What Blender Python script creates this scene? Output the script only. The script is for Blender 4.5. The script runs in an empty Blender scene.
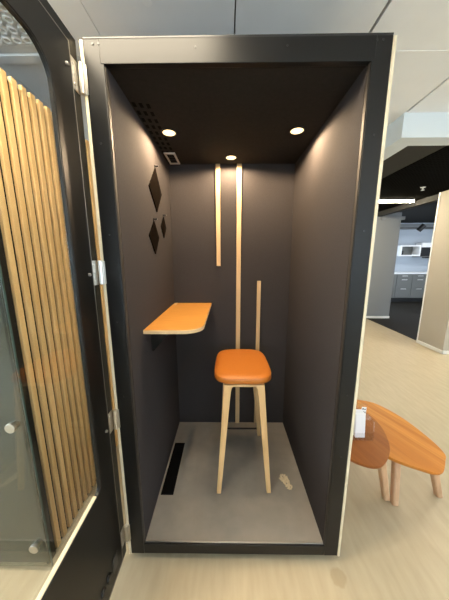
import bpy, bmesh, math, random
from mathutils import Vector, Matrix
random.seed(7)
S = bpy.context.scene
C = S.collection
PI = math.pi

# ------------------------------------------------------------------ materials
def mat(name, col, rough=0.5, metal=0.0, spec=0.5, **kw):
    m = bpy.data.materials.new(name); m.use_nodes = True
    b = m.node_tree.nodes['Principled BSDF']
    b.inputs['Base Color'].default_value = (*col, 1)
    b.inputs['Roughness'].default_value = rough
    b.inputs['Metallic'].default_value = metal
    b.inputs['Specular IOR Level'].default_value = spec
    for k, v in kw.items():
        b.inputs[k.replace('_', ' ')].default_value = v
    return m

def noisy(name, c1, c2, scale=(1, 1, 1), nscale=20, detail=4, rough=0.6, spec=0.4, rot=(0, 0, 0), bump=0.0, lo=.3, hi=.7, dist=0.0, metal=0.0):
    """two tones of the same stuff mixed by a (stretched) noise"""
    m = mat(name, c1, rough, metal, spec); nt = m.node_tree; N = nt.nodes; L = nt.links
    b = N['Principled BSDF']
    tc = N.new('ShaderNodeTexCoord'); mp = N.new('ShaderNodeMapping'); nz = N.new('ShaderNodeTexNoise')
    mp.inputs['Scale'].default_value = scale; mp.inputs['Rotation'].default_value = rot
    nz.inputs['Scale'].default_value = nscale; nz.inputs['Detail'].default_value = detail
    nz.inputs['Distortion'].default_value = dist
    cr = N.new('ShaderNodeValToRGB')
    cr.color_ramp.elements[0].position = lo; cr.color_ramp.elements[1].position = hi
    cr.color_ramp.elements[0].color = (*c1, 1); cr.color_ramp.elements[1].color = (*c2, 1)
    L.new(tc.outputs['Object'], mp.inputs['Vector']); L.new(mp.outputs['Vector'], nz.inputs['Vector'])
    L.new(nz.outputs['Fac'], cr.inputs['Fac']); L.new(cr.outputs['Color'], b.inputs['Base Color'])
    if bump:
        bp = N.new('ShaderNodeBump'); bp.inputs['Strength'].default_value = bump; bp.inputs['Distance'].default_value = .002
        L.new(nz.outputs['Fac'], bp.inputs['Height']); L.new(bp.outputs['Normal'], b.inputs['Normal'])
    return m

def staves(name, cols, width, rot, rough=0.35):
    """glued-up wooden staves: random tone per stave plus grain along it"""
    m = mat(name, cols[0], rough, 0, .25); nt = m.node_tree; N = nt.nodes; L = nt.links
    b = N['Principled BSDF']
    tc = N.new('ShaderNodeTexCoord'); mp = N.new('ShaderNodeMapping')
    mp.inputs['Rotation'].default_value = (0, 0, rot)
    L.new(tc.outputs['Object'], mp.inputs['Vector'])
    sx = N.new('ShaderNodeSeparateXYZ'); L.new(mp.outputs['Vector'], sx.inputs[0])
    mu = N.new('ShaderNodeMath'); mu.operation = 'DIVIDE'; mu.inputs[1].default_value = width
    L.new(sx.outputs['X'], mu.inputs[0])
    fl = N.new('ShaderNodeMath'); fl.operation = 'FLOOR'; L.new(mu.outputs[0], fl.inputs[0])
    wn = N.new('ShaderNodeTexWhiteNoise'); wn.noise_dimensions = '1D'; L.new(fl.outputs[0], wn.inputs['W'])
    cr = N.new('ShaderNodeValToRGB')
    cr.color_ramp.elements[0].color = (*cols[0], 1); cr.color_ramp.elements[1].color = (*cols[1], 1)
    L.new(wn.outputs['Value'], cr.inputs['Fac'])
    m2 = N.new('ShaderNodeMapping'); m2.inputs['Scale'].default_value = (60, 3, 3)
    L.new(mp.outputs['Vector'], m2.inputs['Vector'])
    nz = N.new('ShaderNodeTexNoise'); nz.inputs['Scale'].default_value = 1.5; nz.inputs['Detail'].default_value = 5
    L.new(m2.outputs['Vector'], nz.inputs['Vector'])
    mx = N.new('ShaderNodeMix'); mx.data_type = 'RGBA'; mx.blend_type = 'MULTIPLY'; mx.inputs['Factor'].default_value = .35
    L.new(cr.outputs['Color'], mx.inputs['A']); L.new(nz.outputs['Color'], mx.inputs['B'])
    g2 = N.new('ShaderNodeValToRGB'); g2.color_ramp.elements[0].position = .3; g2.color_ramp.elements[0].color = (.55, .5, .45, 1)
    g2.color_ramp.elements[1].position = .7; g2.color_ramp.elements[1].color = (1.25, 1.25, 1.25, 1)
    L.new(nz.outputs['Fac'], g2.inputs['Fac']); L.new(g2.outputs['Color'], mx.inputs['B'])
    L.new(mx.outputs['Result'], b.inputs['Base Color'])
    return m

def glass(name, tint=(1, 1, 1), ior=1.5, rough=0.0):
    m = bpy.data.materials.new(name); m.use_nodes = True; nt = m.node_tree; N = nt.nodes; L = nt.links
    N.remove(N['Principled BSDF']); out = N['Material Output']
    t = N.new('ShaderNodeBsdfTransparent'); t.inputs[0].default_value = (*tint, 1)
    g = N.new('ShaderNodeBsdfGlossy'); g.inputs['Roughness'].default_value = rough
    f = N.new('ShaderNodeFresnel'); f.inputs['IOR'].default_value = ior
    x = N.new('ShaderNodeMixShader')
    # the same reflectance on the way into and out of the pane
    ge = N.new('ShaderNodeNewGeometry'); mr = N.new('ShaderNodeMapRange')
    mr.inputs['To Min'].default_value = ior; mr.inputs['To Max'].default_value = 1 / ior
    L.new(ge.outputs['Backfacing'], mr.inputs['Value']); L.new(mr.outputs['Result'], f.inputs['IOR'])
    L.new(f.outputs[0], x.inputs[0]); L.new(t.outputs[0], x.inputs[1]); L.new(g.outputs[0], x.inputs[2])
    L.new(x.outputs[0], out.inputs['Surface'])
    return m

def emit(name, col, strength):
    m = mat(name, (.8, .8, .8)); b = m.node_tree.nodes['Principled BSDF']
    b.inputs['Emission Color'].default_value = (*col, 1); b.inputs['Emission Strength'].default_value = strength
    return m

M = {}
M['black'] = mat('black satin lacquer', (.0045, .0045, .0045), .40, 0, .33)
M['blackdoor'] = mat('black matt lacquer', (.0035, .0035, .003), .4, 0, .33)
M['darkgrey'] = mat('dark grey metal', (.03, .03, .032), .35, .3)
M['seal'] = mat('brown black rubber', (.035, .028, .022), .6, 0, .3)
M['felt'] = noisy('charcoal felt', (.039, .0345, .0345), (.048, .0425, .0425), (1, 1, 1), 260, 3, .95, .1, bump=.15)
M['boothceil'] = noisy('dark ceiling board', (.022, .021, .020), (.028, .026, .025), (1, 1, 1), 60, 3, .9, .15)
M['hole'] = mat('dark hole', (.004, .004, .004), .9, 0, .05)
M['boothfloor'] = noisy('grey booth carpet', (.225, .205, .180), (.255, .232, .203), (1, 1, 1), 14, 5, .85, .2)
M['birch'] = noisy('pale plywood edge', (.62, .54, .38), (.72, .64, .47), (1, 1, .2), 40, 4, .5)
M['oak'] = noisy('honey oak veneer', (.45, .20, .037), (.56, .26, .055), (3, 40, 3), 3, 6, .38, rot=(0, 0, 0), dist=.4)
M['oakedge'] = noisy('pale oak edge', (.60, .42, .22), (.70, .49, .27), (3, 3, 60), 3, 4, .45)
M['ash'] = noisy('pale ash wood', (.64, .40, .18), (.76, .50, .24), (18, 18, 1.6), 3, 6, .42, dist=.3)
M['strip'] = noisy('pale wood strip', (.50, .335, .17), (.60, .415, .225), (30, 30, 2), 3, 4, .5)
M['leather'] = noisy('cognac leather', (.45, .14, .017), (.51, .16, .021), (1, 1, 1), 160, 5, .40, .45, bump=.06)
M['slat'] = noisy('oak slat', (.80, .51, .22), (.90, .64, .33), (30, 14, 1.2), 3, 6, .5, dist=.4)
M['slatback'] = mat('black felt backing', (.012, .011, .010), .95, 0, .1)
M['felt2'] = noisy('olive black felt', (.0055, .004, .003), (.008, .006, .0045), (1, 1, 1), 220, 3, .95, .0)
M['steel'] = mat('brushed steel', (.62, .60, .56), .28, 1)
M['steel2'] = mat('worn steel', (.45, .43, .40), .38, 1)
M['trim'] = mat('dull metal trim', (.30, .28, .25), .35, 1)
M['glass'] = glass('clear glass', (.97, .98, .975))
M['greenglass'] = glass('grey green glass', (.86, .89, .86), 1.6)
M['glassedge'] = mat('teal glass edge', (.05, .10, .095), .3, 0, .5)
M['acrylic'] = glass('clear acrylic', (.97, .97, .97))
M['paper'] = mat('white paper', (.80, .80, .83), .6)
M['ink'] = mat('grey print', (.16, .16, .15), .6)
M['white'] = mat('white paint', (.80, .80, .79), .45)
M['vent'] = mat('pale grey plastic', (.62, .60, .57), .45)
M['tile'] = noisy('white ceiling board', (.77, .775, .775), (.79, .795, .795), (1, 1, 1), 8, 3, .9, .1)
M['gap'] = mat('ceiling shadow gap', (.26, .25, .235), .9, 0, .1)
M['soffit'] = mat('pale soffit paint', (.62, .665, .68), .6)
M['darkceil'] = noisy('black ceiling board', (.010, .010, .009), (.014, .013, .012), (1, 1, 1), 30, 2, .9, .1)
M['darkplain'] = mat('charcoal ceiling board', (.058, .056, .050), 1, 0, 0)
M['wallgrey'] = mat('cool grey wall paint', (.20, .207, .21), .75, 0, .2)
M['wallkitchen'] = mat('pale blue grey wall paint', (.40, .44, .485), .7, 0, .2)
M['wallbeige'] = mat('warm beige wall paint', (.41, .365, .295), .75, 0, .2)
M['wallroom'] = mat('light wall paint', (.62, .61, .58), .8, 0, .2)
M['cabgrey'] = mat('grey cabinet front', (.115, .115, .105), .5)
M['worktop'] = mat('white worktop', (.74, .74, .73), .35)
M['darkfloor'] = noisy('dark kitchen vinyl', (.014, .012, .009), (.020, .017, .013), (2, 8, 1), 3, 4, .55, .12)
M['beam'] = mat('grey beam paint', (.05, .049, .047), .8, 0, .1)
M['led'] = emit('lamp diffuser', (1, .87, .70), 7.0)  # glow of the unseen square lamps added as room fill
M['lednear'] = emit('near lamp diffuser', (1, .855, .63), 50.0)
M['ledbig'] = emit('bright lamp diffuser', (1, .87, .68), 14.0)  # stronger fill, for the lamp added on the left
M['led2'] = emit('tube diffuser', (1, .86, .62), 175.0)
M['led3'] = emit('strip diffuser', (1, .87, .66), 85.0)
M['spot'] = emit('hot spot lamp', (1, .70, .32), 2.6)
M['tabletop'] = staves('warm wooden staves', ((.47, .168, .022), (.58, .238, .040)), .033, math.radians(-24), .5)
M['tabletop2'] = staves('deep wooden staves', ((.25, .077, .012), (.32, .108, .019)), .060, math.radians(-20), .5)
M['tableleg'] = noisy('beech table leg', (.50, .30, .17), (.60, .38, .23), (16, 16, 2), 3, 5, .45)
M['shaving'] = noisy('pale crumbs', (.55, .45, .30), (.70, .60, .42), (1, 1, 1), 90, 3, .9)
M['skirt'] = mat('white skirting', (.72, .70, .65), .5)
M['winglass'] = glass('window glass', (.96, .98, .98))
M['board'] = mat('grey backing board', (.065, .063, .056), .5, 0, .4)

# main floor: pale greige vinyl, short streaks running towards the camera
def floor_mat():
    m = mat('greige vinyl', (.4, .36, .28), .42, 0, .35); nt = m.node_tree; N = nt.nodes; L = nt.links
    b = N['Principled BSDF']
    tc = N.new('ShaderNodeTexCoord')
    mp = N.new('ShaderNodeMapping'); mp.inputs['Scale'].default_value = (14, 2.6, 1); mp.inputs['Rotation'].default_value = (0, 0, math.radians(8))
    nz = N.new('ShaderNodeTexNoise'); nz.inputs['Scale'].default_value = 2; nz.inputs['Detail'].default_value = 6
    n2 = N.new('ShaderNodeTexNoise'); n2.inputs['Scale'].default_value = 1.1; n2.inputs['Detail'].default_value = 3
    L.new(tc.outputs['Object'], mp.inputs[0]); L.new(mp.outputs[0], nz.inputs['Vector']); L.new(tc.outputs['Object'], n2.inputs['Vector'])
    cr = N.new('ShaderNodeValToRGB'); cr.color_ramp.elements[0].position = .3; cr.color_ramp.elements[1].position = .72
    cr.color_ramp.elements[0].color = (.405, .335, .225, 1); cr.color_ramp.elements[1].color = (.462, .388, .264, 1)
    L.new(nz.outputs['Fac'], cr.inputs['Fac'])
    mx = N.new('ShaderNodeMix'); mx.data_type = 'RGBA'; mx.blend_type = 'MULTIPLY'; mx.inputs['Factor'].default_value = .5
    c2 = N.new('ShaderNodeValToRGB'); c2.color_ramp.elements[0].color = (.85, .85, .85, 1); c2.color_ramp.elements[1].color = (1.1, 1.1, 1.1, 1)
    L.new(n2.outputs['Fac'], c2.inputs['Fac'])
    L.new(cr.outputs['Color'], mx.inputs['A']); L.new(c2.outputs['Color'], mx.inputs['B'])
    # one old spill mark in front of the booth
    vd = N.new('ShaderNodeVectorMath'); vd.operation = 'DISTANCE'; vd.inputs[1].default_value = (.505, -.058, 0)
    n3 = N.new('ShaderNodeTexNoise'); n3.inputs['Scale'].default_value = 30
    L.new(tc.outputs['Object'], n3.inputs['Vector']); L.new(tc.outputs['Object'], vd.inputs[0])
    ad = N.new('ShaderNodeMath'); ad.operation = 'MULTIPLY_ADD'; ad.inputs[1].default_value = .03; L.new(n3.outputs['Fac'], ad.inputs[0]); L.new(vd.outputs['Value'], ad.inputs[2])
    lt_ = N.new('ShaderNodeMapRange'); lt_.inputs['From Min'].default_value = .046; lt_.inputs['From Max'].default_value = .056; lt_.inputs['To Min'].default_value = .4; lt_.inputs['To Max'].default_value = 0
    L.new(ad.outputs[0], lt_.inputs['Value'])
    m3 = N.new('ShaderNodeMix'); m3.data_type = 'RGBA'; m3.inputs['B'].default_value = (.29, .21, .11, 1)
    L.new(lt_.outputs['Result'], m3.inputs['Factor']); L.new(mx.outputs['Result'], m3.inputs['A'])
    L.new(m3.outputs['Result'], b.inputs['Base Color'])
    return m
M['floor'] = floor_mat()

# perforated black ceiling: small round holes in a regular grid
def perf_mat():
    m = mat('perforated black board', (.006, .006, .005), 1, 0, 0); nt = m.node_tree; N = nt.nodes; L = nt.links
    b = N['Principled BSDF']; tc = N.new('ShaderNodeTexCoord')
    vm = N.new('ShaderNodeVectorMath'); vm.operation = 'SCALE'; vm.inputs['Scale'].default_value = 22
    fr = N.new('ShaderNodeVectorMath'); fr.operation = 'FRACTION'
    sb = N.new('ShaderNodeVectorMath'); sb.operation = 'SUBTRACT'; sb.inputs[1].default_value = (.5, .5, .5)
    ml = N.new('ShaderNodeVectorMath'); ml.operation = 'MULTIPLY'; ml.inputs[1].default_value = (1, 1, 0)
    ln = N.new('ShaderNodeVectorMath'); ln.operation = 'LENGTH'
    gt = N.new('ShaderNodeMath'); gt.operation = 'GREATER_THAN'; gt.inputs[1].default_value = .3
    cr = N.new('ShaderNodeValToRGB'); cr.color_ramp.elements[0].color = (.0015, .0015, .0015, 1); cr.color_ramp.elements[1].color = (.010, .0098, .009, 1)
    L.new(tc.outputs['Object'], vm.inputs[0]); L.new(vm.outputs[0], fr.inputs[0]); L.new(fr.outputs[0], sb.inputs[0])
    L.new(sb.outputs[0], ml.inputs[0]); L.new(ml.outputs[0], ln.inputs[0]); L.new(ln.outputs['Value'], gt.inputs[0])
    L.new(gt.outputs[0], cr.inputs[0]); L.new(cr.outputs[0], b.inputs['Base Color'])
    return m
M['perf'] = perf_mat()

# ------------------------------------------------------------------ mesh helpers
def nb(): return bmesh.new()

def box(bm, x0, x1, y0, y1, z0, z1):
    vs = [bm.verts.new(p) for p in ((x0, y0, z0), (x1, y0, z0), (x1, y1, z0), (x0, y1, z0), (x0, y0, z1), (x1, y0, z1), (x1, y1, z1), (x0, y1, z1))]
    for f in ((0, 3, 2, 1), (4, 5, 6, 7), (0, 1, 5, 4), (1, 2, 6, 5), (2, 3, 7, 6), (3, 0, 4, 7)):
        bm.faces.new([vs[i] for i in f])
    return bm

def prism(bm, pts, axis, a, b):
    """polygon (2-D points) extruded along an axis from a to b"""
    def P(p, t):
        return {'x': (t, p[0], p[1]), 'y': (p[0], t, p[1]), 'z': (p[0], p[1], t)}[axis]
    A = [bm.verts.new(P(p, a)) for p in pts]; B = [bm.verts.new(P(p, b)) for p in pts]
    n = len(pts)
    bm.faces.new(A); bm.faces.new(B[::-1])
    for i in range(n): bm.faces.new((A[i], A[(i + 1) % n], B[(i + 1) % n], B[i]))
    return bm

def ring(bm, outer, inner, axis, a, b):
    """plate with one hole, extruded along an axis"""
    def P(p, t):
        return {'x': (t, p[0], p[1]), 'y': (p[0], t, p[1]), 'z': (p[0], p[1], t)}[axis]
    caps = []
    for t in (a, b):
        loops = []; edges = []
        for pts in (outer, inner):
            vs = [bm.verts.new(P(p, t)) for p in pts]; loops.append(vs)
            edges += [bm.edges.new((vs[i], vs[(i + 1) % len(vs)])) for i in range(len(vs))]
        bmesh.ops.triangle_fill(bm, use_beauty=True, use_dissolve=True, edges=edges)
        caps.append(loops)
    for k in (0, 1):
        A, B = caps[0][k], caps[1][k]; n = len(A)
        for i in range(n): bm.faces.new((A[i], A[(i + 1) % n], B[(i + 1) % n], B[i]))
    return bm

def rrect(x0, x1, y0, y1, r, n=8):
    pts = []
    for cx, cy, a0 in ((x1 - r, y1 - r, 0), (x0 + r, y1 - r, 90), (x0 + r, y0 + r, 180), (x1 - r, y0 + r, 270)):
        for i in range(n + 1):
            a = math.radians(a0 + 90 * i / n); pts.append((cx + r * math.cos(a), cy + r * math.sin(a)))
    return pts

def rrect2(x0, x1, y0, y1, rt, rb, n=8):
    pts = []
    for cx, cy, a0, r in ((x1 - rt, y1 - rt, 0, rt), (x0 + rt, y1 - rt, 90, rt), (x0 + rb, y0 + rb, 180, rb), (x1 - rb, y0 + rb, 270, rb)):
        for i in range(n + 1):
            a = math.radians(a0 + 90 * i / n); pts.append((cx + r * math.cos(a), cy + r * math.sin(a)))
    return pts

def tube(bm, p, q, r, r2=None, n=20):
    p, q = Vector(p), Vector(q); d = (q - p); r2 = r if r2 is None else r2
    u = d.orthogonal().normalized(); v = d.normalized().cross(u)
    A = [bm.verts.new(p + r * (math.cos(t) * u + math.sin(t) * v)) for t in [2 * PI * i / n for i in range(n)]]
    B = [bm.verts.new(q + r2 * (math.cos(t) * u + math.sin(t) * v)) for t in [2 * PI * i / n for i in range(n)]]
    bm.faces.new(A[::-1]); bm.faces.new(B)
    for i in range(n): bm.faces.new((A[i], A[(i + 1) % n], B[(i + 1) % n], B[i]))
    return bm

def loft(bm, secs):
    rows = [[bm.verts.new(p) for p in s] for s in secs]; n = len(rows[0])
    bm.faces.new(rows[0][::-1]); bm.faces.new(rows[-1])
    for a, b in zip(rows[:-1], rows[1:]):
        for i in range(n): bm.faces.new((a[i], a[(i + 1) % n], b[(i + 1) % n], b[i]))
    return bm

def obj(name, bm, m, parent=None, bevel=0.0, smooth=False, seg=2):
    bmesh.ops.recalc_face_normals(bm, faces=bm.faces[:])
    me = bpy.data.meshes.new(name); bm.to_mesh(me); bm.free()
    o = bpy.data.objects.new(name, me); C.objects.link(o)
    me.materials.append(m)
    if parent is not None:
        o.parent = parent
        pm = Matrix.Identity(4); q = parent
        while q: pm = Matrix.Translation(q.location) @ pm; q = q.parent
        me.transform(pm.inverted())           # meshes are laid out in room coordinates
    if bevel:
        b = o.modifiers.new('bevel', 'BEVEL'); b.width = bevel; b.segments = seg; b.limit_method = 'ANGLE'; b.angle_limit = math.radians(40)
    if smooth or bevel:
        for p in me.polygons: p.use_smooth = True
        me.set_sharp_from_angle(angle=math.radians(35))
    return o

def thing(name, label, cat, loc=(0, 0, 0), group=None):
    o = bpy.data.objects.new(name, None); C.objects.link(o); o.location = loc; o.empty_display_size = .1
    o['label'] = label; o['category'] = cat
    if group: o['group'] = group
    return o

def tag(o, label, cat, group=None, kind=None):
    o['label'] = label; o['category'] = cat
    if group: o['group'] = group
    if kind: o['kind'] = kind
    return o

def struct(name, bm, m, label=None, bevel=0.0):
    o = obj(name, bm, m, None, bevel); o['kind'] = 'structure'
    if label: o['label'] = label; 
    return o

# ------------------------------------------------------------------ the room
XL, XR, YB, YF, HC = -5.0, 5.2, -5.0, 4.8, 2.5
o = struct('floor', box(nb(), XL, 3.45, YB, YF, -.05, 0), M['floor'], 'pale greige vinyl office floor'); o['category'] = 'floor'
bm = nb(); box(bm, 3.45, XR, YB, 2.6, -.05, 0)
o = struct('floor_east', bm, M['floor'], 'pale vinyl floor in front of the beige wall block'); o['category'] = 'floor'
bm = nb(); box(bm, 3.45, 9.0, 2.6, 7.6, -.05, 0)
o = struct('floor_kitchen', bm, M['darkfloor'], 'dark vinyl floor of the kitchenette behind the opening'); o['category'] = 'floor'

# ceiling: 60 cm boards with shadow gaps running away from the camera; soffit recess cut out
bm = nb()
k0, k1 = -8, 9
for i in range(k0, k1):
    x0, x1 = i * .6, (i + 1) * .6
    for j in range(-9, 8):
        y0 = .41 + (j - 1) * .6; y1 = y0 + .6
        if x0 >= 1.19 and y0 > .5: continue
        box(bm, x0 + (.007 if i > 0 else .003 if i == 0 else .0015), x1 - (.007 if i >= 0 else .003 if i == -1 else .0015), y0 + .0015, y1 - .0015, HC, HC + .02)
o = struct('ceiling', bm, M['tile'], 'pale grey suspended ceiling of square boards'); o['category'] = 'ceiling'
bm = nb(); box(bm, -5.0, 5.4, YB, 1.02, HC + .021, HC + .04); box(bm, -5.0, 1.19, 1.02, 4.8, HC + .021, HC + .04)
o = struct('ceiling_backing', bm, M['gap']); o['label'] = 'shadow gaps between the ceiling boards'; o['category'] = 'ceiling'
bm = nb()
for j in range(-8, 8):
    y = .41 + j * .6
    for i in range(k0, k1):
        if i * .6 >= 1.19 and y > .95: continue
        box(bm, i * .6 + .006, i * .6 + .594, y - .006, y + .006, HC - .0015, HC + .004)
o = struct('trim_ceiling', bm, M['white'], 'thin white bars between the ceiling boards'); o['category'] = 'ceiling trim'

# soffit ring around the lower black ceiling
bm = nb()
sx, sy = 1.19, .90
box(bm, sx, XR, sy, sy + .125, 2.345, HC + .03)
box(bm, sx, sx + .14, sy + .125, YF, 2.345, HC + .03)
o = struct('trim_soffit', bm, M['soffit'], 'pale boxed soffit around the black ceiling', .002); o['category'] = 'soffit'
bm = nb(); box(bm, sx + .14, 2.02, sy + .125, YF, 2.54, 2.56)
o = struct('ceiling_black', bm, M['darkplain'], 'plain black strip of lowered ceiling inside the soffit'); o['category'] = 'ceiling'
bm = nb(); box(bm, 2.02, 3.45, sy + .125, YF, 2.535, 2.56)
o = struct('ceiling_perforated', bm, M['perf'], 'perforated black ceiling with the light strip'); o['category'] = 'ceiling'
bm = nb(); box(bm, 3.46, 9.0, 2.6, 7.6, 2.66, 2.70); box(bm, 3.45, XR, sy + .125, 2.6, 2.535, 2.56)
o = struct('ceiling_kitchen', bm, M['darkceil'], 'black ceiling over the kitchenette'); o['category'] = 'ceiling'
bm = nb(); box(bm, 3.44, 3.56, 3.10, 4.90, 2.445, 2.70)
o = struct('trim_beam', bm, M['beam'], 'grey beam over the kitchenette opening', .004); o['category'] = 'beam'

# walls
bm = nb(); box(bm, XL, 4.03, YF, YF + .12, 0, 2.54)
o = struct('wall_far', bm, M['wallgrey'], 'cool grey wall beside the kitchenette opening'); o['category'] = 'wall'
bm = nb(); box(bm, 3.57, 4.10, YF - .03, YF + .14, 2.37, 2.445)
o = struct('trim_wall_cap', bm, M['wallgrey'], 'pale cap on the end of the grey wall', .003); o['category'] = 'trim'
bm = nb(); box(bm, XL, 4.03, YF - .012, YF, 0, .055); box(bm, 4.03, 4.04, YF - .012, YF + .12, 0, .055)
o = struct('baseboard_far', bm, M['skirt'], 'white skirting under the grey wall'); o['category'] = 'baseboard'
bm = nb(); box(bm, 3.39, XR, 2.60, 3.10, 0, 2.54)
o = struct('wall_block', bm, M['wallbeige'], 'warm beige wall block right of the kitchenette opening', .004); o['category'] = 'wall'
bm = nb(); box(bm, 3.375, 3.39, 2.585, 3.105, 0, .055); box(bm, 3.375, XR, 2.585, 2.60, 0, .055)
o = struct('baseboard_block', bm, M['skirt'], 'skirting of the beige wall block', .003); o['category'] = 'baseboard'
bm = nb(); box(bm, 3.38, 3.395, 3.088, 3.105, .055, 2.54)
o = struct('trim_corner', bm, M['white'], 'white corner bead of the beige wall block'); o['category'] = 'trim'
bm = nb(); box(bm, 3.46, 9.0, 7.45, 7.6, 0, 2.70)
o = struct('wall_kitchen', bm, M['wallkitchen'], 'pale blue grey back wall of the kitchenette'); o['category'] = 'wall'
bm = nb(); box(bm, 9.0, 9.1, 2.6, 7.6, 0, 2.70)
o = struct('wall_kitchen_side', bm, M['wallkitchen']); o['label'] = 'side wall of the kitchenette'; o['category'] = 'wall'
lw = ((-4.2, -1.6), (-1.0, 1.6))  # unseen left windows, added to brighten soffit, ceiling and left floor
bm = nb(); box(bm, XL - .1, XL, YB, YF + .1, 0, .85); box(bm, XL - .1, XL, YB, YF + .1, 2.3, HC + .05)
for a, b in ((YB, -4.2), (-1.6, -1.0), (1.6, YF + .1)): box(bm, XL - .1, XL, a, b, .85, 2.3)
o = struct('wall_left', bm, M['wallroom'], 'light window wall on the left'); o['category'] = 'wall'
for n, (a, b) in enumerate(lw):
    bm = nb(); m = (a + b) / 2
    for q in ((a, a + .05), (b - .05, b), (m - .03, m + .03)): box(bm, XL - .08, XL - .03, q[0], q[1], .85, 2.3)
    box(bm, XL - .08, XL - .03, a, b, .85, .90); box(bm, XL - .08, XL - .03, a, b, 2.25, 2.3)
    w = struct('window_%d' % (n + 6), bm, M['white'], 'white framed window in the left wall, %s' % ('farther back', 'beside the slatted booth')[n]); w['category'] = 'window'
    obj('glass_pane', box(nb(), XL - .058, XL - .052, a + .05, b - .05, .90, 2.25), M['winglass'], w)
rw = ((-4.2, -1.6), (-.8, 1.8))  # unseen right windows, added for cool fill on ceiling and soffit
bm = nb(); box(bm, XR, XR + .1, YB, 2.6, 0, .85); box(bm, XR, XR + .1, YB, 2.6, 2.3, HC + .05)
for a, b in ((YB, -4.2), (-1.6, -.8), (1.8, 2.6)): box(bm, XR, XR + .1, a, b, .85, 2.3)
o = struct('wall_right', bm, M['wallroom'], 'light window wall on the right'); o['category'] = 'wall'
for n, (a, b) in enumerate(rw):
    bm = nb(); m = (a + b) / 2
    for q in ((a, a + .05), (b - .05, b), (m - .03, m + .03)): box(bm, XR + .03, XR + .08, q[0], q[1], .85, 2.3)
    box(bm, XR + .03, XR + .08, a, b, .85, .90); box(bm, XR + .03, XR + .08, a, b, 2.25, 2.3)
    w = struct('window_%d' % (n + 4), bm, M['white'], 'white framed window in the right wall, %s' % ('farther back', 'beside the soffit')[n]); w['category'] = 'window'
    obj('glass_pane', box(nb(), XR + .052, XR + .058, a + .05, b - .05, .90, 2.25), M['winglass'], w)
# back wall with three windows
wins = ((-4.2, -2.0), (-1.1, 1.1), (2.0, 4.2)); z0, z1 = .85, 2.3
bm = nb(); box(bm, XL, XR, YB - .15, YB, 0, z0); box(bm, XL, XR, YB - .15, YB, z1, HC + .05)
xs = [XL] + [v for w in wins for v in w] + [XR]
for a, b in zip(xs[0::2], xs[1::2]): box(bm, a, b, YB - .15, YB, z0, z1)
o = struct('wall_back', bm, M['wallroom'], 'window wall behind the camera'); o['category'] = 'wall'
for n, (a, b) in enumerate(wins):
    bm = nb(); m = (a + b) / 2
    for q in ((a, a + .05, z0, z1), (b - .05, b, z0, z1), (m - .03, m + .03, z0, z1)): box(bm, q[0], q[1], YB - .1, YB - .04, q[2], q[3])
    box(bm, a, b, YB - .1, YB - .04, z0, z0 + .05); box(bm, a, b, YB - .1, YB - .04, z1 - .05, z1)
    w = struct('window_%d' % (n + 1), bm, M['white'], 'white framed window behind the camera, %s' % ('left of three', 'middle of three', 'right of three')[n]); w['category'] = 'window'
    g = obj('glass_pane', box(nb(), a + .05, b - .05, YB - .075, YB - .069, z0 + .05, z1 - .05), M['winglass'], w)

# ------------------------------------------------------------------ phone booth
W, HB, ZB = .5214, 2.25, .04
FL, FT, FB = .0658, .075, .057
WI, D, ZC, ZF = .4522, .887, 2.179, .0978
booth = thing('phone_booth', 'black single-person phone booth with felt lining and its glass door open', 'phone booth', (0, .45, ZB))
bm = nb()
box(bm, -W, -W + FL, 0, .022, ZB, HB); box(bm, W - FL, W, 0, .022, ZB, HB)
obj('frame_jamb', bm, M['black'], booth, .002)
bm = nb(); box(bm, -W + FL - .012, W - FL + .012, -.001, .022, HB - FT, HB)
obj('frame_header', bm, M['black'], booth, .002)
bm = nb(); box(bm, -W + FL, W - FL, .001, .010, ZB, ZB + FB)
obj('frame_sill', bm, M['black'], booth, .002)
obj('threshold_strip', box(nb(), -WI + .001, WI - .001, .0105, .017, ZF - .010, ZF + .0015), M['steel2'], booth, .0015)
for s in (-1, 1):
    a, b = sorted((s * W, s * (W + .0105)))
    obj('side_panel', box(nb(), a, b, -.003, .965, ZB, HB - .004), M['birch'], booth, .001)
    a, b = sorted((s * WI, s * W))
    obj('inner_wall', box(nb(), a, b, .0225, D, ZB + .02, HB - .01), M['felt'], booth)
obj('top_panel', box(nb(), -W, W, .0, .965, HB, HB + .006), M['darkgrey'], booth, .001)
obj('back_wall', box(nb(), -W, W, D, D + .06, ZB + .02, HB - .01), M['felt'], booth)
obj('inner_ceiling', box(nb(), -WI, WI, .0225, D, ZC, HB - .01), M['boothceil'], booth)
obj('inner_floor', box(nb(), -WI, WI, .0175, D, ZB, ZF), M['boothfloor'], booth)
obj('foot_rail', box(nb(), -W + .03, W - .03, .03, .93, 0, ZB), M['blackdoor'], booth)
# screws on the frame
for x, z in ((-.488, 2.235), (-.468, 2.235), (.488, 2.235), (.468, 2.235), (.17, 2.222), (-.14, 2.222), (-.49, 1.93), (-.489, 1.61), (-.489, 1.26), (-.489, .92), (.489, 1.62), (.489, .93), (.489, .62), (.489, 1.95)):
    bm = nb(); tube(bm, (x, -.0022, z), (x, .004, z), .0035, n=12)
    obj('screw', bm, M['darkgrey'], booth)
# wood strips on the back wall
for x0, x1, z0_, z1_ in ((-.115, -.084, 1.457, ZC - .002), (.037, .071, ZF + .002, ZC - .002), (.200, .229, ZF + .002, 1.341)):
    obj('wood_strip', box(nb(), x0, x1, D - .014, D - .0005, z0_, z1_), M['strip'], booth, .001)
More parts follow.
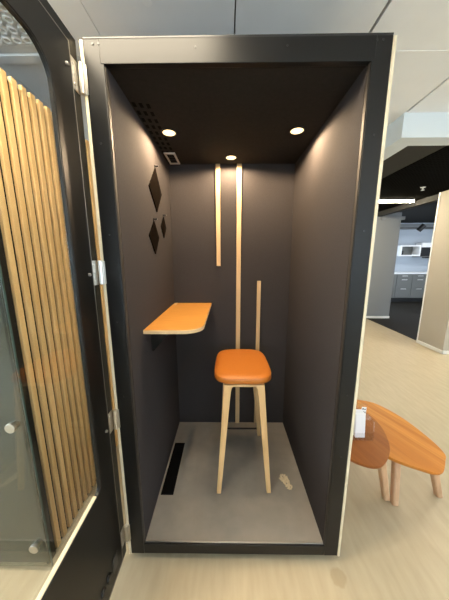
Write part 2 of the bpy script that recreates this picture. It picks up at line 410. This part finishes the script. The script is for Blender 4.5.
# felt diamonds
for P in (((.526, 2.03), (.637, 1.912), (.519, 1.788), (.395, 1.90)), ((.660, 1.784), (.716, 1.718), (.650, 1.649), (.590, 1.716)), ((.450, 1.727), (.534, 1.64), (.447, 1.543), (.350, 1.64))):
    d = obj('felt_diamond', prism(nb(), P, 'x', -WI + .0003, -WI + .006), M['felt2'], booth, .001)
    y, z = P[0]
    bm = nb(); tube(bm, (-WI + .0005, y, z + .010), (-WI + .022, y, z + .010), .0045, n=10); box(bm, -WI + .0005, -WI + .005, y - .004, y + .004, z - .012, z + .014)
    obj('hanging_pin', bm, M['darkgrey'], d)
# perforation rows in the ceiling
for r, x in enumerate((-.438, -.409, -.379)):
    for k in range(9):
        y = .205 + k * .058 + (.006 * r)
        obj('ventilation_slot', box(nb(), x - .0075, x + .0075, y, y + .030, ZC - .0012, ZC + .001), M['hole'], booth)
# small framed vent
v = obj('air_vent', ring(nb(), ((-.436, .69), (-.366, .69), (-.366, .866), (-.436, .866)), ((-.424, .706), (-.378, .706), (-.378, .850), (-.424, .850)), 'z', ZC - .008, ZC - .0002), M['vent'], booth, .001)
bm = nb(); box(bm, -.424, -.378, .706, .850, ZC - .003, ZC - .0004)
obj('vent_recess', bm, M['hole'], v)
bm = nb()
for k in range(5): box(bm, -.424, -.378, .728 + k * .026, .732 + k * .026, ZC - .007, ZC - .003)
obj('vent_slat', bm, M['darkgrey'], v)
# spot lights
for x, y in ((-.342, .448), (-.007, .768), (.334, .44)):
    bm = nb(); n = 32
    ring(bm, [(x + .039 * math.cos(2 * PI * i / n), y + .039 * math.sin(2 * PI * i / n)) for i in range(n)], [(x + .033 * math.cos(2 * PI * i / n), y + .033 * math.sin(2 * PI * i / n)) for i in range(n)], 'z', ZC - .006, ZC - .0002)
    s = obj('spotlight', bm, M['darkgrey'], booth, .001)
    bm = nb(); tube(bm, (x, y, ZC - .0045), (x, y, ZC - .0005), .033, n=32)
    obj('lamp_lens', bm, M['spot'], s)
    ld = bpy.data.lights.new('spot lamp', 'SPOT'); ld.energy = 25; ld.spot_size = math.radians(175); ld.spot_blend = .25; ld.color = (1, .74, .46); ld.shadow_soft_size = .02
    lo = bpy.data.objects.new('spot_lamp', ld); C.objects.link(lo); lo.location = (x, y, ZC - .02)
# shelf with brackets
zs, th = 1.147, .020
pts = [(-WI + .0005, .178), (-.157 - .10, .178)]
for i in range(1, 13):
    a = -PI / 2 + (PI / 2) * i / 12; pts.append((-.157 - .10 + .10 * math.cos(a), .178 + .10 + .10 * math.sin(a)))
pts += [(-.157, D - .002), (-WI + .0005, D - .002)]
sh = obj('shelf', prism(nb(), pts, 'z', zs, zs + th), M['oak'], booth, .001)
sh.data.materials.append(M['oakedge'])
for p in sh.data.polygons:
    if abs(p.normal.z) < .5: p.material_index = 1
for y in (.293, .760):
    bm = nb(); prism(bm, ((-WI + .0005, 1.012), (-WI + .012, 1.012), (-.335, 1.138), (-.335, zs), (-WI + .0005, zs)), 'y', y - .003, y + .003)
    box(bm, -WI + .0005, -WI + .004, y - .004, y + .022, 1.012, zs)
    obj('bracket', bm, M['blackdoor'], sh)
bm = nb(); box(bm, -WI + .012, -WI + .032, .795, .875, zs + th, zs + th + .003)
obj('cable_cover', bm, M['oakedge'], sh, .001)
# floor grille
g = obj('floor_grille', box(nb(), -.440, -.363, .248, .651, ZF, ZF + .003), M['hole'], booth, .001)
bm = nb()
for k in range(26): box(bm, -.436, -.367, .254 + k * .0152, .254 + k * .0152 + .004, ZF + .003, ZF + .0045)
obj('grille_bar', bm, M['hole'], g)
# power cover at the left of the sill, seal beads
for s in (-1, 1):
    a, b = sorted((s * (W - FL - .003), s * (W - FL)))
    obj('door_seal', box(nb(), a, b, .004, .021, ZB + FB, HB - FT), M['seal'], booth, .001)

# the door, swung open by a quarter turn
XD = -.535
outer = ((-1.045, .06), (-.002, .06), (-.002, 2.245), (-1.045, 2.245))
inner = rrect2(-.90, -.158, .612, 2.098, .085, .030, 8)
raised = ((-1.0, .098), (-.058, .098), (-.058, 2.20), (-1.0, 2.20))
door = obj('door', ring(nb(), outer, rrect(-.965, -.100, .54, 2.165, .06, 8), 'x', XD - .045, XD - .010), M['blackdoor'], booth, .0015)
obj('door_panel', ring(nb(), raised, inner, 'x', XD - .010, XD), M['blackdoor'], door, .0022)
obj('door_glass', prism(nb(), rrect2(-.903, -.155, .609, 2.101, .086, .031, 8), 'x', XD - .0185, XD - .0135), M['glass'], door)
bm = nb(); ring(bm, rrect2(-.8995, -.1585, .6125, 2.0975, .0845, .0295, 8), rrect2(-.8965, -.1615, .6155, 2.0945, .0815, .0265, 8), 'x', XD - .013, XD - .0015)
obj('glazing_bead', bm, M['blackdoor'], door, .0008)
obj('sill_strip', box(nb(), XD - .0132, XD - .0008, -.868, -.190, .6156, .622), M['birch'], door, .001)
obj('edge_trim', ring(nb(), raised, ((-.997, .101), (-.0612, .101), (-.0612, 2.197), (-.997, 2.197)), 'x', XD - .004, XD + .0008), M['trim'], door, .0006)
for zc in (2.126, 1.465, .815, .182):
    bm = nb()
    box(bm, XD - .010, XD - .007, -.050, -.010, zc - .047, zc + .047)
    tube(bm, (XD + .004, -.010, zc - .047), (XD + .004, -.010, zc + .047), .0085, n=16)
    box(bm, XD + .003, XD + .020, -.0065, -.0035, zc - .045, zc + .045)
    for dz in (-.03, 0, .03): tube(bm, (XD - .0075, -.034, zc + dz), (XD - .005, -.034, zc + dz), .005, n=10)
    obj('hinge', bm, M['steel'], door, .0008)
for zc in (2.119, 1.462, .817):
    bm = nb(); tube(bm, (XD, -.085, zc), (XD + .008, -.085, zc), .006, .005, n=14)
    obj('stop_peg', bm, M['steel2'], door, .001)
obj('cover_plate', box(nb(), XD, XD + .004, -.142, -.106, .150, .225), M['darkgrey'], door, .002)
for k, y in enumerate((-.178, -.222, -.266, -.310)):
    bm = nb(); tube(bm, (XD, y, .190), (XD + .008, y, .190), .017, .014, n=20)
    obj('rubber_plug', bm, M['black'], door, .001)
bm = nb()   # pull handle near the free edge
tube(bm, (XD, -.955, 1.0), (XD + .04, -.955, 1.0), .008); tube(bm, (XD, -.955, 1.3), (XD + .04, -.955, 1.3), .008); tube(bm, (XD + .04, -.955, .97), (XD + .04, -.955, 1.33), .009)
obj('pull_handle', bm, M['steel'], door)

# crumbs on the booth floor
bm = nb()
for k in range(190):
    t = random.random(); r = .020 * random.random() ** .5 * (1.4 - t * .5); a = random.random() * 2 * PI
    cx, cy = .335 + .025 * t, .375 - .075 * t
    x, y = cx + r * math.cos(a), cy + r * math.sin(a); s_ = random.uniform(.002, .0075); h = random.uniform(.0008, .003)
    prism(bm, [(x + s_ * math.cos(b + a) * random.uniform(.6, 1.2), y + s_ * math.sin(b + a) * random.uniform(.6, 1.2)) for b in (0, 1.2, 2.5, 3.7, 5.0)], 'z', ZF, ZF + h)
tag(obj('wood_shavings', bm, M['shaving']), 'small scatter of pale shavings on the booth floor right of the stool', 'shavings', kind='stuff')

# ------------------------------------------------------------------ stool
st = thing('bar_stool', 'bar stool with cognac leather seat and pale wooden legs inside the booth', 'stool', (.065, .50, ZF))
ZS = .796
# cushion: rounded square, thin pillow profile
def sq(cx, cy, a, b, z, n=40, e=4.1, taper=0.0):
    pts = []
    for i in range(n):
        t = 2 * PI * i / n; c, s = math.cos(t), math.sin(t)
        x = math.copysign(abs(c) ** (2 / e), c); y = math.copysign(abs(s) ** (2 / e), s)
        pts.append((cx + a * x * (1 - taper * y), cy + b * y, z))
    return pts
cx, cy = .062, .519
prof = ((.80, 0), (.93, .002), (.975, .008), (1.0, .020), (.997, .033), (.98, .042), (.93, .0475), (.80, .051), (.55, .0525), (.2, .053))
secs = [sq(cx, cy, .176 * k, .222 * k, ZS + h, taper=.03) for k, h in prof]
obj('seat', loft(nb(), secs), M['leather'], st, smooth=True)
bm = nb(); ring(bm, [p[:2] for p in sq(cx, cy, .176 * 1.002, .222 * 1.002, 0, taper=.03)], [p[:2] for p in sq(cx, cy, .17, .216, 0, taper=.03)], 'z', ZS + .0125, ZS + .0155)
obj('piping', bm, M['leather'], st)
# legs : square section, wide where they meet the rail
def leg(top, foot, sx):
    (tx, ty), (fx, fy) = top, foot; secs = []
    for t in (0, .015, .03, .06, .14, .3, .6, 1):
        z = ZS - .001 + (ZF - ZS + .001) * t; x = tx + (fx - tx) * t; y = ty + (fy - ty) * t
        w = .0215 - .0085 * t ; d = .018 - .006 * t
        g = {0: .022, .015: .011, .03: .004, .06: .001}.get(t, 0)      # flare into the rail
        xa, xb = (x - w, x + w + g) if sx > 0 else (x - w - g, x + w)
        secs.append([(xa, y - d, z), (xb, y - d, z), (xb, y + d, z), (xa, y + d, z)])
    return loft(nb(), secs)
LG = (((-.030, .325), (-.085, .270), 1), ((.162, .325), (.222, .276), -1), ((-.034, .650), (-.074, .737), 1), ((.160, .650), (.224, .739), -1))
for a in LG: obj('leg', leg(*a), M['ash'], st, .003)
bm = nb()
for y in (.325, .650): box(bm, -.012, .146, y - .013, y + .013, ZS - .016, ZS)
for x in (-.030, .160): box(bm, x - .012, x + .012, .338, .638, ZS - .016, ZS)
obj('seat_rail', bm, M['ash'], st, .002)
def at(a, z):
    t = (ZS - z) / (ZS - ZF); return Vector((a[0][0] + (a[1][0] - a[0][0]) * t, a[0][1] + (a[1][1] - a[0][1]) * t, z))
bm = nb(); tube(bm, at(LG[2], .166), at(LG[3], .166), .0065)
obj('footrest', bm, M['black'], st)

# ------------------------------------------------------------------ neighbour booth with slatted side
nbth = thing('slatted_booth', 'booth with oak slatted side and glass front seen through the open glass door', 'phone booth', (-1.55, .45, 0))
obj('body', box(nb(), -2.05, -.945, -.012, .93, 0, HB), M['slatback'], nbth, .002)
obj('front_board', box(nb(), -2.03, -.93, -.024, -.012, .012, HB - .01), M['board'], nbth)
obj('corner_post', box(nb(), -.945, -.930, -.024, .022, 0, HB + .004), M['black'], nbth, .002)
bm = nb(); y = .036
while y < .915:
    box(bm, -.945, -.930, y, y + .027, .012, 2.265); y += .048
obj('slat_panel', bm, M['slat'], nbth, .0015)
gl = obj('glass_panel', box(nb(), -2.0, -.896, -.050, -.042, .030, 2.2), M['greenglass'], nbth)
bm = nb(); box(bm, -.896, -.8945, -.0505, -.0415, .030, 2.2)
obj('glass_edge', bm, M['glassedge'], nbth)
for x, z in ((-.960, .150), (-.962, .805), (-.96, 1.46), (-.96, 2.1), (-1.9, .145), (-1.9, .8), (-1.9, 1.46), (-1.9, 2.1)):
    bm = nb(); tube(bm, (x, -.024, z), (x, -.050, z), .014, n=24); tube(bm, (x, -.050, z), (x, -.062, z), .022, n=28)
    obj('standoff', bm, M['steel'], nbth, .0015)

# ------------------------------------------------------------------ side tables
def crom(P, n=10):
    out = []; m = len(P)
    for i in range(m):
        p0, p1, p2, p3 = [Vector(P[(i + k) % m]) for k in (-1, 0, 1, 2)]
        for j in range(n):
            t = j / n
            out.append(tuple(.5 * ((2 * p1) + (p2 - p0) * t + (2 * p0 - 5 * p1 + 4 * p2 - p3) * t * t + (-p0 + 3 * p1 - 3 * p2 + p3) * t ** 3)))
    return out
def side_table(label, outline, h, legs, topm, loc):
    t = thing('side_table', label, 'table', loc, 'nesting side tables')
    pts = crom(outline)
    c = Vector((sum(p[0] for p in pts) / len(pts), sum(p[1] for p in pts) / len(pts)))
    bm = nb(); secs = []
    for k, z in ((.955, h - .026), (.985, h - .016), (1.0, h - .006), (1.0, h - .002), (.996, h)):
        secs.append([(c.x + (p[0] - c.x) * k, c.y + (p[1] - c.y) * k, z) for p in pts])
    o = obj('tabletop', loft(bm, secs), topm, t, smooth=True)
    for a, f in legs:
        bm = nb(); a = Vector((*a, h - .024)); f_ = Vector((*f, 0)); secs = []
        for tt, r in ((0, .0225), (.5, .021), (1, .019)):
            p = a + (f_ - a) * tt
            secs.append([(p.x + r * x, p.y + r * y_, p.z) for x, y_ in rrect(-1, 1, -1, 1, .55, 4)])
        obj('leg', loft(bm, secs), M['tableleg'], t, smooth=True)
    return t
side_table('taller wooden side table with rounded top holding the leaflet stand', [(.955, .545), (.966, .435), (.942, .330), (.896, .235), (.812, .148), (.742, .124), (.655, .160), (.590, .240), (.572, .370), (.60, .500), (.68, .60), (.79, .645), (.89, .625)], .44,
           [((.868, .278), (.984, .323)), ((.66, .26), (.585, .20)), ((.77, .53), (.80, .64))], M['tabletop2'], (.77, .38, 0))
side_table('lower wooden side table with lighter top, tucked under its taller neighbour', [(1.03, .800), (1.146, .745), (1.228, .590), (1.259, .405), (1.252, .280), (1.210, .224), (1.118, .146), (1.045, .165), (.93, .230), (.84, .330), (.79, .46), (.79, .61), (.84, .73), (.93, .80)], .38,
           [((1.062, .395), (1.017, .293)), ((1.215, .325), (1.336, .345)), ((.97, .66), (.95, .80))], M['tabletop'], (1.02, .47, 0))

# leaflet stand on the taller table
lh = thing('leaflet_holder', 'clear acrylic leaflet stand filled with white leaflets on the taller side table', 'leaflet stand', (.775, .345, .44))
bm = nb(); box(bm, .715, .842, .300, .303, .4405, .49); box(bm, .715, .842, .395, .398, .4405, .62); box(bm, .715, .718, .303, .395, .4405, .56); box(bm, .839, .842, .303, .395, .4405, .56); box(bm, .718, .839, .303, .395, .4405, .444)
obj('holder', bm, M['acrylic'], lh)
bm = nb()
for k in range(14):     # a leaning pack
    y = .318 + k * .0035
    prism(bm, ((y, .446), (y + .0026, .446), (y + .0186, .588 + .003 * (k % 3)), (y + .016, .588 + .003 * (k % 3))), 'x', .742 + .001 * (k % 2), .800)
tag(obj('leaflets', bm, M['paper']), 'pack of white leaflets leaning in the acrylic stand on the taller side table', 'leaflets')
cd = obj('info_card', box(nb(), .808, .837, .390, .391, .51, .60), M['paper'], lh)
bm = nb()
for x, z, a, b in ((.816, .588, .010, .012), (.828, .585, .010, .008), (.818, .568, .012, .010), (.830, .562, .008, .014), (.815, .546, .008, .010), (.828, .540, .010, .008)): box(bm, x - a / 2, x + a / 2, .3895, .390, z - b / 2, z + b / 2)
obj('print', bm, M['ink'], cd)

# ------------------------------------------------------------------ ceiling fittings
for x0, y0, w_, d_, mk, lab in ((-1.98, -.45, 1.92, .26, 'lednear', 'long bright ceiling lamp just in front of the open booth'),
        (1.2, -2.59, .6, .6, 'led', 'square ceiling lamp behind the camera, right of centre'), (-3.0, -1.99, .6, .6, 'led', 'square ceiling lamp behind the camera, far left'),  # square lamps are unseen, added to fill the room light
        (-2.4, -1.09, .6, .6, 'ledbig', 'square ceiling lamp before the slatted booth'), (1.4, -1.39, .6, .6, 'led', 'square ceiling lamp right of the open booth'), (1.8, -.19, .6, .6, 'led', 'square ceiling lamp in front of the pale soffit'),
        (-3.0, 1.61, .6, .6, 'led', 'square ceiling lamp behind the slatted booth'), (.0, 2.81, .6, .6, 'led', 'square ceiling lamp behind the black booth')):
    x1, y1 = x0 + w_, y0 + d_
    t = thing('ceiling_lamp', lab, 'ceiling lamp', (x0 + w_ / 2, y0 + d_ / 2, HC), 'ceiling lamps')
    bm = nb(); ring(bm, ((x0, y0), (x1, y0), (x1, y1), (x0, y1)), ((x0 + .02, y0 + .02), (x1 - .02, y0 + .02), (x1 - .02, y1 - .02), (x0 + .02, y1 - .02)), 'z', HC - .012, HC - .002)
    obj('frame', bm, M['white'], t)
    obj('diffuser', box(nb(), x0 + .02, x1 - .02, y0 + .02, y1 - .02, HC - .008, HC - .003), M[mk], t)

df = thing('air_diffuser', 'square white ceiling air diffuser with rows of round nozzles above the slatted booth', 'air diffuser', (-.9, .11, HC))
obj('plate', box(nb(), -1.195, -.80, -.185, .33, HC - .006, HC), M['vent'], df, .001)
bm = nb(); box(bm, -1.2, -.8, .385, .43, HC - .014, HC - .0025); box(bm, -1.2, -.8, .33, .345, HC - .012, HC - .0025)
obj('flange', bm, M['white'], df, .002)
for i in range(8):
    for j in range(11):
        x = -1.16 + i * .046 + (.023 if j % 2 else 0); y = -.160 + j * .046
        if x > -.822: continue
        bm = nb(); n = 18; r = .019
        ring(bm, [(x + r * math.cos(2 * PI * k / n), y + r * math.sin(2 * PI * k / n)) for k in range(n)], [(x + .011 * math.cos(2 * PI * k / n) + .003, y + .011 * math.sin(2 * PI * k / n)) for k in range(n)], 'z', HC - .020, HC - .006)
        obj('nozzle', bm, M['white'], df, .002)

sp = thing('sprinkler', 'small chrome sprinkler head on the pale ceiling above the booth front', 'sprinkler', (-.332, .128, HC), 'ceiling sprinklers')
def sprinkler(root, x, y, z, s=1.0, m='steel'):
    bm = nb(); tube(bm, (x, y, z - .006 * s), (x, y, z), .030 * s, .034 * s, n=24)
    obj('rosette', bm, M[m], root, .001)
    bm = nb(); tube(bm, (x, y, z - .04 * s), (x, y, z - .006 * s), .010 * s, n=14)
    obj('body', bm, M[m], root)
    bm = nb(); tube(bm, (x, y, z - .046 * s), (x, y, z - .042 * s), .022 * s, n=18)
    obj('deflector', bm, M[m], root)
sprinkler(sp, -.332, .128, HC, .8, 'white')
sp2 = thing('sprinkler', 'pale sprinkler head hanging from the perforated black ceiling', 'sprinkler', (2.87, 2.80, 2.535), 'ceiling sprinklers')
sprinkler(sp2, 2.87, 2.80, 2.535, .95, 'vent')

lt = thing('linear_lamp', 'long glowing lamp strip under the black ceiling', 'lamp', (2.4, 3.53, 2.52))
obj('housing', box(nb(), 1.50, 3.31, 3.49, 3.57, 2.512, 2.535), M['darkgrey'], lt)
obj('diffuser', box(nb(), 1.51, 3.30, 3.505, 3.555, 2.484, 2.512), M['led2'], lt, .004)

for y, lab in ((1.70, 'glowing lamp strip before the beige wall block, parallel to the visible one'),):
    lt = thing('linear_lamp', lab, 'lamp', (3.6, y, 2.52))
    obj('housing', box(nb(), 2.55, 4.6, y - .04, y + .04, 2.512, 2.535), M['darkgrey'], lt)
    obj('diffuser', box(nb(), 2.56, 4.59, y - .035, y + .035, 2.484, 2.512), M['led3'], lt, .004)

# ------------------------------------------------------------------ kitchenette
for k in range(5):
    x0 = 5.14 + k * .52; x1 = x0 + .515
    c_ = thing('base_cabinet', ['grey drawer cabinet hidden mostly behind the grey wall end', 'grey drawer cabinet just right of the grey wall end', 'grey drawer cabinet in the middle of the kitchenette opening', 'grey drawer cabinet beside the beige wall block edge', 'grey drawer cabinet behind the beige wall block'][k], 'cabinet', ((x0 + x1) / 2, 7.1, 0), 'kitchenette base cabinets')
    obj('body', box(nb(), x0, x1, 6.962, 7.44, .14, .95), M['cabgrey'], c_)
    obj('plinth', box(nb(), x0, x1, 7.0, 7.44, 0, .14), M['blackdoor'], c_)
    for a, b in ((.83, .945), (.52, .82), (.15, .51)):
        d = obj('drawer', box(nb(), x0 + .004, x1 - .004, 6.94, 6.961, a, b), M['cabgrey'], c_, .002)
        zz = b - .06 if b < .9 else (a + b) / 2
        xm = (x0 + x1) / 2
        obj('handle', box(nb(), xm - .09, xm + .09, 6.925, 6.94, zz - .008, zz + .008), M['steel'], d, .002)
tag(obj('worktop', box(nb(), 5.12, 7.76, 6.92, 7.449, .951, 1.0), M['worktop'], None, .003), 'long white worktop on the grey kitchenette cabinets', 'worktop')
wc = thing('wall_cabinet', 'white framed open wall cabinet above the worktop', 'wall cabinet', (6.11, 7.3, 1.54))
obj('frame', ring(nb(), ((5.78, 1.54), (6.45, 1.54), (6.45, 1.90), (5.78, 1.90)), ((5.82, 1.58), (6.41, 1.58), (6.41, 1.86), (5.82, 1.86)), 'y', 7.10, 7.449), M['white'], wc, .002)
obj('back_board', box(nb(), 5.82, 6.41, 7.42, 7.448, 1.58, 1.86), M['cabgrey'], wc)
tag(obj('jar', tube(nb(), (5.90, 7.2, 1.581), (5.90, 7.2, 1.72), .045), M['blackdoor'], None, .004), 'dark jar standing inside the white framed wall cabinet', 'jar')
ws = thing('wall_shelf', 'grey wall shelf right of the white framed wall cabinet', 'shelf', (6.8, 7.3, 1.51))
obj('board', box(nb(), 6.452, 7.20, 7.10, 7.449, 1.51, 1.535), M['cabgrey'], ws)
obj('bracket', box(nb(), 6.8, 6.82, 7.15, 7.449, 1.47, 1.51), M['darkgrey'], ws)
mw = thing('microwave', 'dark microwave on the wall shelf in the kitchenette', 'microwave', (6.72, 7.27, 1.536))
obj('case', box(nb(), 6.48, 6.95, 7.13, 7.44, 1.536, 1.83), M['darkgrey'], mw, .006)
obj('door', box(nb(), 6.49, 6.81, 7.115, 7.13, 1.55, 1.82), M['black'], mw, .003)
obj('control_panel', box(nb(), 6.82, 6.94, 7.118, 7.13, 1.55, 1.82), M['cabgrey'], mw, .002)
tag(obj('storage_box', box(nb(), 6.50, 6.93, 7.15, 7.40, 1.831, 1.98), M['white'], None, .004), 'white box lying on top of the dark microwave', 'box')
tr = thing('track_light', 'black spotlight on a ceiling track in front of the kitchenette wall', 'track light', (6.0, 6.8, 2.5))
obj('track', box(nb(), 4.4, 7.4, 6.78, 6.82, 2.395, 2.43), M['black'], tr)
bm = nb()
for x in (4.6, 7.2): tube(bm, (x, 6.8, 2.43), (x, 6.8, 2.66), .008, n=10)
obj('suspension_rod', bm, M['darkgrey'], tr)
bm = nb(); tube(bm, (6.03, 6.8, 2.33), (6.14, 6.72, 2.50), .075, .075, n=20)
obj('spot_head', bm, M['black'], tr, .004)
bm = nb(); box(bm, 4.09, 9.0, 7.42, 7.45, 2.44, 2.62)
o = struct('trim_kitchen', bm, M['wallgrey'], 'pale band along the top of the kitchenette wall'); o['category'] = 'trim'
pp = tag(obj('vertical_pipe', tube(nb(), (5.83, 7.42, 1.902), (5.83, 7.42, 2.22), .022), M['white']), 'short white pipe rising from the white framed wall cabinet', 'pipe')

# ------------------------------------------------------------------ furniture behind the camera (reflected in the glass)
dk = thing('desk', 'white office desk behind the camera by the left window', 'desk', (-2.6, -3.2, 0))
obj('desktop', box(nb(), -3.4, -1.8, -3.6, -2.8, .71, .74), M['white'], dk, .003)
for x in (-3.36, -1.88):
    for y in (-3.56, -2.88): obj('leg', box(nb(), x, x + .04, y, y + .04, 0, .71), M['white'], dk)

# ------------------------------------------------------------------ lights
def area(name, loc, rot, sx, sy, e, col):
    ld = bpy.data.lights.new(name, 'AREA'); ld.shape = 'RECTANGLE'; ld.size = sx; ld.size_y = sy; ld.energy = e; ld.color = col
    o = bpy.data.objects.new(name, ld); C.objects.link(o); o.location = loc; o.rotation_euler = rot
    return o
for a, b in wins:      # daylight through each window
    area('window_daylight', ((a + b) / 2, YB + .02, (z0 + z1) / 2), (PI / 2, 0, 0), b - a - .1, z1 - z0 - .1, 9, (.66, .88, 1.0))
for a, b in rw:  # cool fill at the added right windows
    area('window_daylight', (XR - .02, (a + b) / 2, 1.575), (PI / 2, 0, PI / 2), b - a - .1, 1.35, 36, (.80, .92, 1.0))
for a, b in lw:  # stronger cool fill at the added left windows
    area('window_daylight', (XL + .02, (a + b) / 2, 1.575), (PI / 2, 0, -PI / 2), b - a - .1, 1.35, 80, (.72, .89, 1.0))
area('kitchen_lamp', (6.2, 5.8, 2.62), (0, 0, 0), 1.5, .4, 30, (.97, .98, 1))

w = bpy.data.worlds.new('World'); S.world = w; w.use_nodes = True
bgn = w.node_tree.nodes['Background']; bgn.inputs[0].default_value = (.75, .87, 1, 1); bgn.inputs[1].default_value = 6.0

# ------------------------------------------------------------------ camera
f, px, py, pz, pi_, ya, ro = 232.409, -.0328, -.9259, 1.5237, .1824, .0121, .0028
c, s = math.cos(ya), math.sin(ya); A = Matrix(((c, s, 0), (-s, c, 0), (0, 0, 1)))
c, s = math.cos(pi_), math.sin(pi_); B = Matrix(((1, 0, 0), (0, c, -s), (0, s, c)))
c, s = math.cos(ro), math.sin(ro); Cc = Matrix(((c, 0, -s), (0, 1, 0), (s, 0, c)))
R = Cc @ B @ A
cam = bpy.data.cameras.new('Camera'); co = bpy.data.objects.new('Camera', cam); C.objects.link(co)
rot = Matrix((R[0], R[2], -Vector(R[1]))).transposed()
co.matrix_world = Matrix.Translation((px, py, pz)) @ rot.to_4x4()
cam.sensor_fit = 'HORIZONTAL'; cam.sensor_width = 36; cam.lens = f / 449 * 36; cam.clip_start = .01; cam.clip_end = 60
S.camera = co
S.view_settings.view_transform = 'Standard'; S.view_settings.look = 'None'; S.view_settings.gamma = 1
S.view_settings.exposure = 0.0; S.view_settings.use_curve_mapping = False
S.cycles.max_bounces = 10; S.cycles.transparent_max_bounces = 16; S.cycles.use_denoising = True
S.cycles.sample_clamp_indirect = 6
